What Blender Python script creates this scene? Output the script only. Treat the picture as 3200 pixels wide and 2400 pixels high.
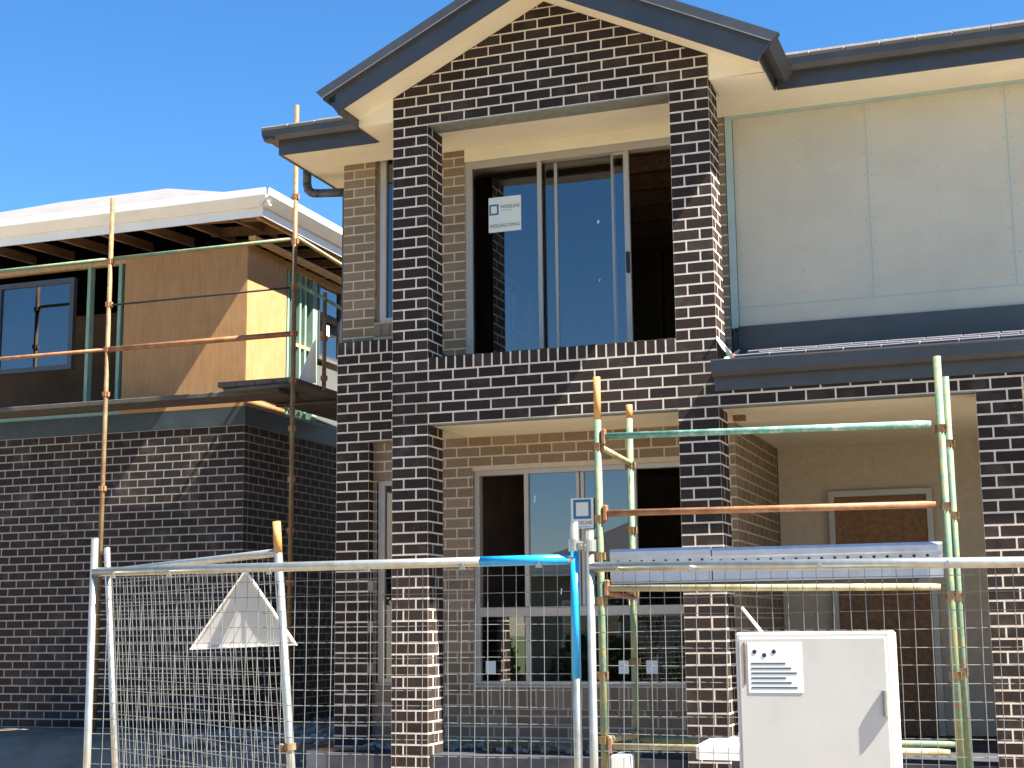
import bpy, math, random
from mathutils import Vector, Matrix
random.seed(7)
scene = bpy.context.scene
for o in list(bpy.data.objects): bpy.data.objects.remove(o)
COL = scene.collection
R = math.radians

# ------------------------------------------------------------------ camera
ZO = 5.88                       # floor of the porch is z = 0
cam_d = bpy.data.cameras.new('camera'); cam = bpy.data.objects.new('camera', cam_d); COL.objects.link(cam)
cam_d.lens = 51.614; cam_d.sensor_width = 36.0; cam_d.clip_end = 2000; cam_d.clip_start = .05
yaw, pit, rol = 0.34366, 0.16536, -0.01048
fw = Vector((-math.sin(yaw)*math.cos(pit), math.cos(yaw)*math.cos(pit), math.sin(pit)))
rt = Vector((math.cos(yaw), math.sin(yaw), 0)); up = rt.cross(fw)
r2 = rt*math.cos(rol)+up*math.sin(rol); u2 = -rt*math.sin(rol)+up*math.cos(rol)
CP = Vector((5.45372, -12.01228, -4.81454+ZO))
m = Matrix((r2, u2, -fw)).transposed().to_4x4(); m.translation = CP
cam.matrix_world = m
scene.camera = cam

# ------------------------------------------------------------------ light
SUN = Vector((6.16, -1.0, 8.5)).normalized()
world = bpy.data.worlds.new('World'); scene.world = world; world.use_nodes = True
nt = world.node_tree; nt.nodes.clear()
sky = nt.nodes.new('ShaderNodeTexSky'); sky.sky_type = 'NISHITA'; sky.sun_disc = False
sky.sun_elevation = math.asin(SUN.z); sky.sun_rotation = math.atan2(SUN.x, SUN.y)
sky.air_density = 1.0; sky.dust_density = 0.0; sky.ozone_density = 6.0; sky.altitude = 50
bg = nt.nodes.new('ShaderNodeBackground'); bg.inputs['Strength'].default_value = 0.05
wo = nt.nodes.new('ShaderNodeOutputWorld')
hs = nt.nodes.new('ShaderNodeHueSaturation'); hs.inputs['Saturation'].default_value = 1.2; hs.inputs['Value'].default_value = .95
nt.links.new(sky.outputs[0], hs.inputs['Color']); nt.links.new(hs.outputs[0], bg.inputs[0]); nt.links.new(bg.outputs[0], wo.inputs[0])
sd = bpy.data.lights.new('sun', 'SUN'); sd.energy = 5.0; sd.angle = R(.53); sd.color = (1, .93, .82)
so = bpy.data.objects.new('sun', sd); COL.objects.link(so)
so.rotation_euler = (-SUN).to_track_quat('-Z', 'Y').to_euler(); so.location = (20, -5, 30)
scene.view_settings.view_transform = 'Standard'; scene.view_settings.look = 'None'
scene.view_settings.exposure = 2.3; scene.view_settings.gamma = 1; scene.view_settings.use_curve_mapping = False
scene.render.engine = 'CYCLES'

# ------------------------------------------------------------------ materials
def nodes(name):
    m = bpy.data.materials.new(name); m.use_nodes = True
    return m, m.node_tree, m.node_tree.nodes['Principled BSDF']
def N(t, kind, **kw):
    n = t.nodes.new(kind)
    for k, v in kw.items():
        if k in n.inputs: n.inputs[k].default_value = v
        else: setattr(n, k, v)
    return n
def ramp(t, src, stops):
    r = t.nodes.new('ShaderNodeValToRGB'); e = r.color_ramp.elements
    while len(e) < len(stops): e.new(.5)
    for el, (p, c) in zip(e, stops): el.position = p; el.color = (*c, 1)
    t.links.new(src, r.inputs[0]); return r.outputs[0]
def mixc(t, fac, a, b, bt='MIX'):
    n = t.nodes.new('ShaderNodeMix'); n.data_type = 'RGBA'; n.blend_type = bt
    for s, v in ((0, fac), (6, a), (7, b)):
        if isinstance(v, (int, float)): n.inputs[s].default_value = v
        elif isinstance(v, tuple): n.inputs[s].default_value = (*v, 1)
        else: t.links.new(v, n.inputs[s])
    return n.outputs[2]
def math_(t, op, a, b=None):
    n = t.nodes.new('ShaderNodeMath'); n.operation = op
    for i, v in enumerate((a, b)):
        if v is None: continue
        if isinstance(v, (int, float)): n.inputs[i].default_value = v
        else: t.links.new(v, n.inputs[i])
    return n.outputs[0]
def noise(t, scale, detail=4, rough=.6, vec=None, stretch=None):
    g = t.nodes.new('ShaderNodeNewGeometry') if vec is None else None
    v = g.outputs['Position'] if vec is None else vec
    if stretch:
        mp = t.nodes.new('ShaderNodeMapping'); mp.inputs['Scale'].default_value = stretch
        t.links.new(v, mp.inputs[0]); v = mp.outputs[0]
    n = N(t, 'ShaderNodeTexNoise', Scale=scale, Detail=detail, Roughness=rough); t.links.new(v, n.inputs['Vector'])
    return n.outputs[0]
def bump(t, b, h, s=.3, d=.01):
    n = N(t, 'ShaderNodeBump', Strength=s, Distance=d); t.links.new(h, n.inputs['Height']); t.links.new(n.outputs[0], b.inputs['Normal'])
def plain(name, c, rough=.6, metal=0, var=.18, scale=6, bmp=.05, bscale=120, stretch=None, dirt=None, dirtamt=.5, spec=.5):
    m, t, b = nodes(name)
    n = noise(t, scale, 5, .65, stretch=stretch)
    lo = tuple(x*(1-var) for x in c); hi = tuple(min(1, x*(1+var)) for x in c)
    col = ramp(t, n, [(.3, lo), (.7, hi)])
    if dirt:
        n2 = noise(t, scale*.37+.9, 6, .7)
        f = ramp(t, n2, [(.48, (0, 0, 0)), (.72, (dirtamt,)*3)])
        col = mixc(t, f, col, dirt)
    t.links.new(col, b.inputs['Base Color'])
    b.inputs['Roughness'].default_value = rough; b.inputs['Metallic'].default_value = metal
    b.inputs['Specular IOR Level'].default_value = spec
    if bmp: bump(t, b, noise(t, bscale, 3, .6), bmp, .004)
    return m
def brickmat(name, stops, speck, rough=.75):
    m, t, b = nodes(name)
    oi = t.nodes.new('ShaderNodeObjectInfo'); ge = t.nodes.new('ShaderNodeNewGeometry')
    rnd = math_(t, 'FRACT', math_(t, 'ADD', oi.outputs['Random'], ge.outputs['Random Per Island']))
    col = ramp(t, rnd, stops)
    n = noise(t, 55, 5, .75)
    col = mixc(t, ramp(t, n, [(.45, (0, 0, 0)), (.75, (.7,)*3)]), col, speck)
    n4 = noise(t, 11, 6, .75)
    col = mixc(t, ramp(t, n4, [(.60, (0, 0, 0)), (.78, (.22,)*3)]), col, (.42, .37, .31))
    n3 = noise(t, 3.2, 4, .6)
    col = mixc(t, ramp(t, n3, [(.55, (0, 0, 0)), (.8, (.16,)*3)]), col, (.38, .33, .28))
    t.links.new(col, b.inputs['Base Color']); b.inputs['Roughness'].default_value = rough
    b.inputs['Specular IOR Level'].default_value = .2
    bump(t, b, noise(t, 180, 4, .7, stretch=(.6, .6, 1.6)), .35, .0025)
    return m
M = {}
M['dark_brick'] = brickmat('dark_brick', [(0, (.0165, .0120, .0105)), (.25, (.029, .0175, .0140)), (.5, (.0205, .0160, .0145)), (.75, (.034, .0205, .0155)), (1, (.040, .0295, .0235))], (.050, .039, .034))
M['tan_brick'] = brickmat('tan_brick', [(0, (.18, .132, .085)), (.3, (.245, .178, .118)), (.6, (.205, .155, .106)), (1, (.285, .215, .145))], (.115, .083, .052))
M['mortar'] = plain('mortar', (.66, .575, .475), .9, var=.12, scale=14, bmp=.25, bscale=220, dirt=(.45, .38, .32), dirtamt=.35, spec=.2)
M['tan_mortar'] = plain('tan_mortar', (.50, .42, .32), .9, var=.1, scale=14, bmp=.25, bscale=220, spec=.2)
M['dark_mortar'] = plain('dark_mortar', (.30, .29, .27), .9, var=.15, scale=9, bmp=.2, spec=.2)
M['slate_metal'] = plain('slate_metal', (.050, .053, .060), .38, var=.12, scale=3, bmp=.02, bscale=30, dirt=(.11, .105, .10), dirtamt=.25)
M['cream'] = plain('cream', (.80, .74, .57), .75, var=.05, scale=2.5, bmp=.04, bscale=60, dirt=(.66, .58, .42), dirtamt=.3)
M['cladding'] = plain('cladding', (.52, .48, .385), .8, var=.06, scale=2, bmp=.03, bscale=70, dirt=(.42, .39, .31), dirtamt=.4)
M['pale_trim'] = plain('pale_trim', (.36, .46, .44), .6, var=.1, scale=5)
M['steel'] = plain('steel', (.24, .26, .23), .55, .3, var=.25, scale=12, dirt=(.30, .27, .18), dirtamt=.4)
M['galv'] = plain('galv', (.40, .405, .365), .38, .75, var=.18, scale=18, bmp=.08, bscale=90, dirt=(.30, .255, .17), dirtamt=.6)
M['galv_wire'] = plain('galv_wire', (.20, .20, .185), .5, .35, var=.2, scale=25, bmp=0)
M['frame'] = plain('frame', (.44, .40, .35), .4, .25, var=.07, scale=3, bmp=.02)
M['black'] = plain('black', (.012, .012, .013), .5)
M['blue_tape'] = plain('blue_tape', (.01, .30, .62), .38, var=.25, scale=9, bmp=.15, bscale=40)
M['white'] = plain('white', (.78, .77, .74), .5, var=.04, scale=4, dirt=(.62, .58, .5), dirtamt=.3)
M['sticker'] = plain('sticker', (.70, .76, .76), .5, var=.03, bmp=0)
M['ink_blue'] = plain('ink_blue', (.02, .16, .36), .5, var=.05, bmp=0)
M['ink_black'] = plain('ink_black', (.015, .02, .025), .5, var=.05, bmp=0)
M['concrete'] = plain('concrete', (.28, .275, .26), .9, var=.2, scale=3, bmp=.25, bscale=40, dirt=(.20, .18, .15), dirtamt=.6, spec=.2)
M['slab'] = plain('slab', (.040, .043, .053), .8, var=.25, scale=2.2, bmp=.25, bscale=40, dirt=(.10, .10, .105), dirtamt=.6, spec=.2)
M['dirt'] = plain('dirt', (.23, .18, .13), .95, var=.3, scale=1.4, bmp=.5, bscale=14, dirt=(.29, .245, .195), dirtamt=.7, spec=.1)
M['asphalt'] = plain('asphalt', (.055, .055, .057), .9, var=.2, scale=3, bmp=.3, bscale=90)
M['grass'] = plain('grass', (.09, .12, .035), .95, var=.4, scale=8, bmp=.5, bscale=60)
M['tile'] = plain('tile', (.15, .145, .145), .8, var=.15, scale=6, bmp=.15, bscale=90, dirt=(.10, .09, .085), dirtamt=.5)
M['dark_tile'] = plain('dark_tile', (.06, .062, .068), .7, var=.15, scale=5, bmp=.15)
M['terracotta'] = plain('terracotta', (.42, .15, .06), .85)
M['brown_timber'] = plain('brown_timber', (.21, .11, .052), .8, var=.35, scale=4, bmp=.15, stretch=(6, 1, 6))
M['pine'] = plain('pine', (.42, .27, .13), .8, var=.25, scale=5, bmp=.1, stretch=(6, 1, 6))
M['green_stud'] = plain('green_stud', (.20, .33, .25), .8, var=.25, scale=5, stretch=(6, 6, .8))
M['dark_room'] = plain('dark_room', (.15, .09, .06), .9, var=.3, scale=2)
M['membrane'] = plain('membrane', (.03, .045, .055), .5, var=.3, scale=4)
M['grey_sheet'] = plain('grey_sheet', (.085, .092, .092), .85, var=.1, scale=6)
M['light_wall'] = plain('light_wall', (.30, .26, .21), .85, var=.06, scale=2)
M['bark'] = plain('bark', (.12, .085, .06), .95, var=.3, scale=9, bmp=.5, bscale=30)
def osb():
    m, t, b = nodes('osb')
    g = t.nodes.new('ShaderNodeNewGeometry')
    v = N(t, 'ShaderNodeTexVoronoi', Scale=26); t.links.new(g.outputs['Position'], v.inputs['Vector'])
    c = ramp(t, math_(t, 'FRACT', math_(t, 'MULTIPLY', v.outputs['Color'], 3.1)), [(0, (.42, .28, .11)), (.5, (.56, .41, .19)), (1, (.64, .50, .26))])
    t.links.new(c, b.inputs['Base Color']); b.inputs['Roughness'].default_value = .8
    return m
M['osb'] = osb()
def leafm():
    m, t, b = nodes('leaf')
    ge = t.nodes.new('ShaderNodeNewGeometry')
    c = ramp(t, ge.outputs['Random Per Island'], [(0, (.030, .055, .016)), (.6, (.055, .085, .025)), (1, (.09, .11, .04))])
    t.links.new(c, b.inputs['Base Color']); b.inputs['Roughness'].default_value = .6
    return m
M['leaf'] = leafm()
def scaff(name, stops, seedoff):
    m, t, b = nodes(name)
    g = t.nodes.new('ShaderNodeNewGeometry'); mp = t.nodes.new('ShaderNodeMapping')
    mp.inputs['Location'].default_value = (seedoff, seedoff*.7, seedoff*1.3); mp.inputs['Scale'].default_value = (1, 1, 1)
    t.links.new(g.outputs['Position'], mp.inputs[0])
    n = noise(t, 7, 7, .72, vec=mp.outputs[0])
    n2 = noise(t, 38, 5, .7, vec=mp.outputs[0])
    f = math_(t, 'ADD', math_(t, 'MULTIPLY', n, .72), math_(t, 'MULTIPLY', n2, .28))
    t.links.new(ramp(t, f, stops), b.inputs['Base Color']); b.inputs['Roughness'].default_value = .6
    bump(t, b, n2, .25, .004)
    return m
RU, RU2, GR, GR2, CR, YL = (.11, .042, .018), (.22, .095, .038), (.075, .17, .12), (.12, .18, .10), (.21, .20, .095), (.20, .15, .06)
M['pole_green'] = scaff('pole_green', [(.30, RU), (.38, RU2), (.44, GR), (.50, GR2), (.56, CR), (.66, YL)], 1.1)
M['pole_rust'] = scaff('pole_rust', [(.32, RU), (.46, RU2), (.58, (.30, .15, .065)), (.68, YL)], 5.7)
M['pole_teal'] = scaff('pole_teal', [(.28, RU2), (.36, (.05, .17, .13)), (.50, (.11, .26, .21)), (.60, (.36, .46, .39)), (.70, CR)], 9.3)
M['pole_orange'] = scaff('pole_orange', [(.32, RU2), (.42, (.40, .18, .045)), (.56, (.48, .25, .07)), (.68, (.45, .34, .16))], 21.3)
M['pole_cream'] = scaff('pole_cream', [(.30, RU2), (.38, YL), (.50, (.30, .275, .15)), (.62, (.37, .35, .23))], 3.3)
M['pole_tan'] = scaff('pole_tan', [(.32, RU2), (.42, (.12, .062, .024)), (.52, (.16, .105, .042)), (.66, (.21, .165, .085))], 13.3)
M['plank'] = plain('plank', (.075, .068, .06), .75, .1, var=.25, scale=5)
M['toe_metal'] = plain('toe_metal', (.50, .52, .56), .38, .55, var=.12, scale=6, dirt=(.36, .30, .22), dirtamt=.35)
def glassm(name, tint, k):
    m = bpy.data.materials.new(name); m.use_nodes = True; t = m.node_tree; t.nodes.clear()
    out = t.nodes.new('ShaderNodeOutputMaterial'); mx = t.nodes.new('ShaderNodeMixShader')
    tr = N(t, 'ShaderNodeBsdfTransparent', Color=(*tint, 1)); gl = N(t, 'ShaderNodeBsdfGlossy', Color=(1, 1, 1, 1), Roughness=0.0)
    fr = N(t, 'ShaderNodeFresnel', IOR=1.52)
    fac = math_(t, 'MINIMUM', math_(t, 'ADD', math_(t, 'MULTIPLY', fr.outputs[0], 2.0), k), 1.0)
    b = N(t, 'ShaderNodeBump', Strength=.02, Distance=.02); t.links.new(noise(t, 2.2, 1, .4), b.inputs['Height']); t.links.new(b.outputs[0], gl.inputs['Normal'])
    t.links.new(fac, mx.inputs[0]); t.links.new(tr.outputs[0], mx.inputs[1]); t.links.new(gl.outputs[0], mx.inputs[2]); t.links.new(mx.outputs[0], out.inputs[0])
    return m
M['off_white'] = plain('off_white', (.50, .49, .455), .5, var=.05, scale=3, dirt=(.40, .37, .31), dirtamt=.4)
M['void_black'] = plain('void_black', (.004, .004, .004), 1, bmp=0, spec=0)  # near-black stand-in for unlit depth; also colours the sarking
M['lower_tile'] = plain('lower_tile', (.105, .105, .118), .8, var=.15, scale=6, bmp=.15, bscale=90)
M['trim_grey'] = plain('trim_grey', (.26, .27, .28), .5, .3)
M['ply'] = plain('ply', (.36, .19, .075), .8, var=.16, scale=7, bmp=.05, stretch=(5, 5, .35), dirt=(.42, .27, .13), dirtamt=.5)
M['glass'] = glassm('glass', (.62, .62, .62), .05)
M['film_glass'] = glassm('film_glass', (.22, .24, .30), .05)

# ------------------------------------------------------------------ helpers
class MB:
    def __init__(s): s.v = []; s.f = []
    def add(s, vs, fs):
        o = len(s.v); s.v += [tuple(v) for v in vs]; s.f += [tuple(i+o for i in f) for f in fs]
    def box(s, x0, x1, y0, y1, z0, z1):
        s.add([(x0, y0, z0), (x1, y0, z0), (x1, y1, z0), (x0, y1, z0), (x0, y0, z1), (x1, y0, z1), (x1, y1, z1), (x0, y1, z1)],
              [(0, 3, 2, 1), (4, 5, 6, 7), (0, 1, 5, 4), (1, 2, 6, 5), (2, 3, 7, 6), (3, 0, 4, 7)]); return s
    def cbox(s, x0, x1, y0, y1, z0, z1, c):        # chamfered box
        X, Y, Z = (x0, x1), (y0, y1), (z0, z1); sg = (1, -1); vs = []; ix = {}
        for i in (0, 1):
            for j in (0, 1):
                for k in (0, 1):
                    for a in range(3):
                        d = [c, c, c]; d[a] = 0
                        ix[(i, j, k, a)] = len(vs)
                        vs.append((X[i]+sg[i]*d[0], Y[j]+sg[j]*d[1], Z[k]+sg[k]*d[2]))
        fs = []
        ctr = Vector(((x0+x1)/2, (y0+y1)/2, (z0+z1)/2))
        def face(ids):
            p = [Vector(vs[q]) for q in ids]; n = (p[1]-p[0]).cross(p[2]-p[0]); cc = sum(p, Vector())/len(p)
            fs.append(tuple(ids) if n.dot(cc-ctr) > 0 else tuple(reversed(ids)))
        for i in (0, 1): face([ix[(i, 0, 0, 0)], ix[(i, 1, 0, 0)], ix[(i, 1, 1, 0)], ix[(i, 0, 1, 0)]])
        for j in (0, 1): face([ix[(0, j, 0, 1)], ix[(1, j, 0, 1)], ix[(1, j, 1, 1)], ix[(0, j, 1, 1)]])
        for k in (0, 1): face([ix[(0, 0, k, 2)], ix[(1, 0, k, 2)], ix[(1, 1, k, 2)], ix[(0, 1, k, 2)]])
        for i in (0, 1):
            for j in (0, 1):
                face([ix[(i, j, 0, 0)], ix[(i, j, 1, 0)], ix[(i, j, 1, 1)], ix[(i, j, 0, 1)]])
                face([ix[(i, 0, j, 0)], ix[(i, 1, j, 0)], ix[(i, 1, j, 2)], ix[(i, 0, j, 2)]])
                face([ix[(0, i, j, 1)], ix[(1, i, j, 1)], ix[(1, i, j, 2)], ix[(0, i, j, 2)]])
                for k in (0, 1): face([ix[(i, j, k, 0)], ix[(i, j, k, 1)], ix[(i, j, k, 2)]])
        s.add(vs, fs); return s
    def prism(s, poly, a0, a1, axis='y'):          # poly in the two other axes, extruded along axis
        n = len(poly)
        def P(u, v, w): return {'y': (u, w, v), 'x': (w, u, v), 'z': (u, v, w)}[axis]
        vs = [P(u, v, a0) for u, v in poly]+[P(u, v, a1) for u, v in poly]
        fs = [tuple(range(n)), tuple(reversed(range(n, 2*n)))]+[(i, (i+1) % n, n+(i+1) % n, n+i) for i in range(n)]
        s.add(vs, fs); return s
    def tube(s, p0, p1, r, n=12, r1=None):
        p0, p1 = Vector(p0), Vector(p1); r1 = r if r1 is None else r1
        d = (p1-p0).normalized(); a = d.orthogonal().normalized(); b = d.cross(a); vs = []
        for p, rr in ((p0, r), (p1, r1)):
            for i in range(n):
                t = 2*math.pi*i/n; vs.append(p+a*math.cos(t)*rr+b*math.sin(t)*rr)
        s.add(vs, [(i, (i+1) % n, n+(i+1) % n, n+i) for i in range(n)]+[tuple(reversed(range(n))), tuple(range(n, 2*n))]); return s
    def path(s, pts, r, n=12):
        for a, b in zip(pts, pts[1:]): s.tube(a, b, r, n)
        return s
    def make(s, name, mat, parent=None, smooth=False, kind=None, label=None, origin=None):
        me = bpy.data.meshes.new(name)
        og = Vector(origin) if origin else (sum((Vector(v) for v in s.v), Vector())/max(1, len(s.v)))
        me.from_pydata([tuple(Vector(v)-og) for v in s.v], [], s.f); me.materials.append(mat); me.validate(); 
        import bmesh
        bm = bmesh.new(); bm.from_mesh(me); bmesh.ops.recalc_face_normals(bm, faces=bm.faces); bm.to_mesh(me); bm.free()
        if smooth:
            me.polygons.foreach_set('use_smooth', [len(p.vertices) == 4 for p in me.polygons])
        o = bpy.data.objects.new(name, me); COL.objects.link(o)
        W = WORLD.get(parent.name, Vector()) if parent else Vector()
        WORLD[o.name] = og
        if parent: o.parent = parent
        o.location = og-W
        if kind: o['kind'] = kind
        if label: o['label'] = label
        return o
WORLD = {}
def link(me, name, loc, parent, label=None):
    o = bpy.data.objects.new(name, me); COL.objects.link(o)
    W = WORLD.get(parent.name, Vector()) if parent else Vector()
    WORLD[o.name] = Vector(loc); o.parent = parent; o.location = Vector(loc)-W
    if label: o['label'] = label
    return o
def thing(name, loc, label, cat, group=None):
    o = bpy.data.objects.new(name, None); COL.objects.link(o); o.location = loc; o.empty_display_size = .2
    WORLD[o.name] = Vector(loc); o['label'] = label; o['category'] = cat
    if group: o['group'] = group
    return o
def tag(o, label, cat, group=None):
    o['label'] = label; o['category'] = cat
    if group: o['group'] = group
    return o
def zk(k): return ZO-.09662*k
def zz(z): return z+ZO
PXF = 4587.95
def proj(p):
    d = Vector(p)-CP; w = d.dot(fw)
    return 1600+PXF*d.dot(r2)/w, 1200-PXF*d.dot(u2)/w, w
def clip(poly, a, b, c):            # keep a*x+b*z<=c
    out = []
    for (p, q) in zip(poly, poly[1:]+poly[:1]):
        dp, dq = a*p[0]+b*p[1]-c, a*q[0]+b*q[1]-c
        if dp <= 0: out.append(p)
        if dp*dq < 0:
            t = dp/(dp-dq); out.append((p[0]+(q[0]-p[0])*t, p[1]+(q[1]-p[1])*t))
    return out
def walled(mb, x0, x1, z0, z1, y0, y1, holes):     # slab in xz with rectangular holes
    xs = sorted({x0, x1, *[min(max(h[i], x0), x1) for h in holes for i in (0, 1)]}); zs = sorted({z0, z1, *[min(max(h[i], z0), z1) for h in holes for i in (2, 3)]})
    for a, b in zip(xs, xs[1:]):
        for c, d in zip(zs, zs[1:]):
            mx, mz = (a+b)/2, (c+d)/2
            if any(h[0] < mx < h[1] and h[2] < mz < h[3] for h in holes): continue
            mb.box(a, b, y0, y1, c, d)
    return mb

# ------------------------------------------------------------------ brick bookkeeping
BH, BL, BD, J, MH = .0856, .23, .11, .010, .09662
class Bricks:
    def __init__(s, name, stuffname, mat, house): s.name, s.stuff, s.mat, s.house = name, stuffname, mat, house; s.l = []; s.cut = []
    def b(s, x0, x1, y0, y1, z0, z1, parent, rank=1.0): s.l.append((x0, x1, y0, y1, z0, z1, parent, rank))
    def course(s, r, x0, x1, y0, parent, origin, half, rank=1.0, holes=(), depth=BD, clips=None):
        """stretcher course r of a wall facing -y; origin of the bond, half = start with a half brick"""
        zt = zk(r)-.0055; zb = zt-BH
        st = origin-(.12 if half else 0); n0 = math.floor((x0-st)/.24)-1
        x = st+n0*.24
        while x < x1:
            segs = [(max(x, x0), min(x+BL, x1))]
            for h in holes:
                if h[2] < (zt+zb)/2 < h[3]:
                    ns = []
                    for a, b in segs:
                        if b <= h[0] or a >= h[1]: ns.append((a, b)); continue
                        if a < h[0]: ns.append((a, h[0]))
                        if b > h[1]: ns.append((h[1], b))
                    segs = ns
            for a, b in segs:
                if b-a < .035: continue
                if clips:
                    poly = [(a, zb), (b, zb), (b, zt), (a, zt)]; full = list(poly)
                    for c in clips: poly = clip(poly, *c)
                    if len(poly) < 3: continue
                    if poly != full: s.cut.append((poly, y0, y0+depth, parent)); continue
                s.b(a, b, y0, y0+depth, zb, zt, parent, rank)
            x += .24
    def pier(s, r, x0, y0, typeA, parent):
        zt = zk(r)-.0055; zb = zt-BH
        if typeA: L = [(0, .23, 0, .11, 1), (.24, .35, 0, .23, 1), (.12, .35, .24, .35, .6), (0, .11, .12, .35, .2)]
        else: L = [(.12, .35, 0, .11, 1), (0, .11, 0, .23, 1), (0, .23, .24, .35, .2), (.24, .35, .12, .35, .8)]
        for a, b, c, d, k in L: s.b(x0+a, x0+b, y0+c, y0+d, zb, zt, parent, k)
    def finish(s, limit=300):
        sc = []
        for i, q in enumerate(s.l):
            c = Vector(((q[0]+q[1])/2, (q[2]+q[3])/2, (q[4]+q[5])/2)); x, y, w = proj(c)
            vis = 825 < x < 2372 and -20 < y < 2410 and w > 0
            sc.append((-(q[7]*(max(q[1]-q[0], .6*(q[3]-q[2])))/w**2 if vis else 0), i))
        for j, q in enumerate(s.cut):
            c = Vector((sum(p[0] for p in q[0])/len(q[0]), q[1], q[0][0][1])); x, y, w = proj(c)
            a = max(p[0] for p in q[0])-min(p[0] for p in q[0])
            sc.append((-(a/w**2 if 825 < x < 2372 and y > -20 else 0), ('c', j)))
        sc.sort(key=lambda e: e[0]); top = [i for v, i in sc[:limit] if v < 0]; topset = set(top)
        cache = {}
        for i in top:
            if isinstance(i, tuple):
                q = s.cut[i[1]]; MB().prism(q[0], q[1], q[2]).make(s.name, s.mat, q[3]); continue
            x0, x1, y0, y1, z0, z1, par, _ = s.l[i]
            key = (round(x1-x0, 3), round(y1-y0, 3), round(z1-z0, 3))
            if key not in cache:
                mb = MB().cbox(-key[0]/2, key[0]/2, -key[1]/2, key[1]/2, -key[2]/2, key[2]/2, .0028)
                me = bpy.data.meshes.new(s.name); me.from_pydata(mb.v, [], mb.f); me.materials.append(s.mat); cache[key] = me
            link(cache[key], s.name, ((x0+x1)/2+(random.uniform(-.0012, .0012) if key[0] > key[1] and key[0] > .2 and not (x0 in (0, 2.64, 2.88, 5.04) or abs(x1-.35) < .002 or abs(x1-2.99) < .002) else 0), (y0+y1)/2, (z0+z1)/2+random.uniform(-.001, .001)), par)
        mb = MB()
        for i, q in enumerate(s.l):
            if i not in topset: mb.cbox(*q[:6], .0028)
        for j, q in enumerate(s.cut):
            if ('c', j) not in topset: mb.prism(q[0], q[1], q[2])
        if mb.v: mb.make(s.stuff, s.mat, s.house, kind='stuff')

# ================================================================== SETTING
def hgt(x, y):
    t = min(1, max(0, (y-.2)/1.2))*min(1, max(0, (-.8-x)/.5)); t = t*t*(3-2*t); return -.50+.47*t
mb = MB()
xs = [-300, -80, -30, -16, -10]+[-8+.5*i for i in range(33)]+[10, 16, 30, 80, 300]
ys = [-11.2]+[-11+.5*i for i in range(36)]+[8, 12, 20, 40, 100, 300]
for y in ys:
    for x in xs: mb.v.append((x, y, hgt(x, y)+random.uniform(-.03, .03)*(abs(x) < 9 and -10.6 < y < 8)))
n = len(xs)
for j in range(len(ys)-1):
    for i in range(n-1): mb.f.append((j*n+i, j*n+i+1, (j+1)*n+i+1, (j+1)*n+i))
mb.make('ground', M['dirt'], kind='structure', smooth=True)
MB().box(-300, 300, -13.6, -11.2, -.62, -.49).make('footpath', M['concrete'], kind='structure')
MB().box(-300, 300, -21.8, -13.6, -.80, -.62).make('road', M['asphalt'], kind='structure')
MB().box(-300, 300, -300, -21.8, -.70, -.50).make('verge', M['grass'], kind='structure')

# ================================================================== THE HOUSE
H = thing('brick_house', (0, 1, 0), 'two storey house in dark and tan brick with gabled balcony, still being built', 'house')
DB = Bricks('brick', 'brickwork', M['dark_brick'], H)
TB = Bricks('tan_brick', 'tan_brickwork', M['tan_brick'], H)
e = .0005
GZ = -.55                                   # pillars go down into the site
RS, RI = .486, .107                         # rake of the gable: z = RI + RS*x
APX = 1.499
rake = [(-RS, 1, zz(RI)-.004), (RS, 1, zz(RI)+2*APX*RS-.004)]

# gable wall and its bricks
mb = MB()
poly = [(e, zk(2)), (2.99-e, zk(2)), (2.99-e, zk(-1)), (APX, zz(RI+RS*APX)), (e, zk(-1))]
mb.prism(poly, e, BD); gable = mb.make('gable_wall', M['mortar'], H)
for r in range(-9, 2): DB.course(r, 0, 2.99, 0, gable, 0, r % 2 == 0, clips=rake)
# pillars
pil = []
for x0 in (0, 2.64):
    p = MB().box(x0+e, x0+.35-e, e if x0 else e, .35-e, GZ, zk(2)-.001 if 1 else 0).make('pillar', M['mortar'], H); pil.append(p)
    for r in range(2, 67):
        if r in range(26, 31): continue
        DB.pier(r, x0, 0, r % 2 == 1, p)
MB().box(.352-.35+.0, .35, .3505, .354, zk(25)-.001, zk(2)).make('added_black_backing', M['void_black'], H)  # added sheet that keeps the pillar's back dark in the door's reflection
pt = MB().box(2.88+e, 2.99-e, .1105, .35-e, zk(2), zz(-.129)).make('pillar', M['mortar'], H)
DB.b(2.88, 2.99, .115, .345, zk(1)-.0055-BH, zz(-.13), pt, .5)
# the beam over the porch, carried on to the right over the entry
beam = MB().box(e, 2.99-e, e, .2, zk(31), zk(26)-.0005).box(2.99, 6.2, e, .2, zk(31), zk(27.2)).make('balcony_beam', M['mortar'], H)
for r in range(26, 31): DB.course(r, 0, 2.99 if r < 27 else 6.2, 0, beam, 0, r % 2 == 0)
for r in range(26, 31):                              # right faces of the pillars at beam height
    zt = zk(r)-.0055
    DB.b(2.88, 2.9895, .12, .35, zt-BH, zt, beam, .1)
MB().box(.35, 2.64, .2, .35, zk(31), zk(26)).make('beam_lining', M['grey_sheet'], H)
rp = MB().box(5.04+e, 5.39-e, e, .35-e, GZ, zk(31)).make('pillar', M['mortar'], H)
for r in range(31, 67): DB.pier(r, 5.04, 0, r % 2 == 1, rp)
# rowlock sill along the balcony
rl = MB().box(.352, 2.638, .0006, .24, zk(26), zk(26)+.119).make('balcony_sill', M['mortar'], H)
pw = (2.638-.352)/26
for i in range(26):
    x = .352+i*pw
    DB.b(x+.0055, x+pw-.0055, random.uniform(-.0003, .0003), .25, zk(26)+.0055, zk(26)+.124+random.uniform(-.003, .003), rl, 1.6)
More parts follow.
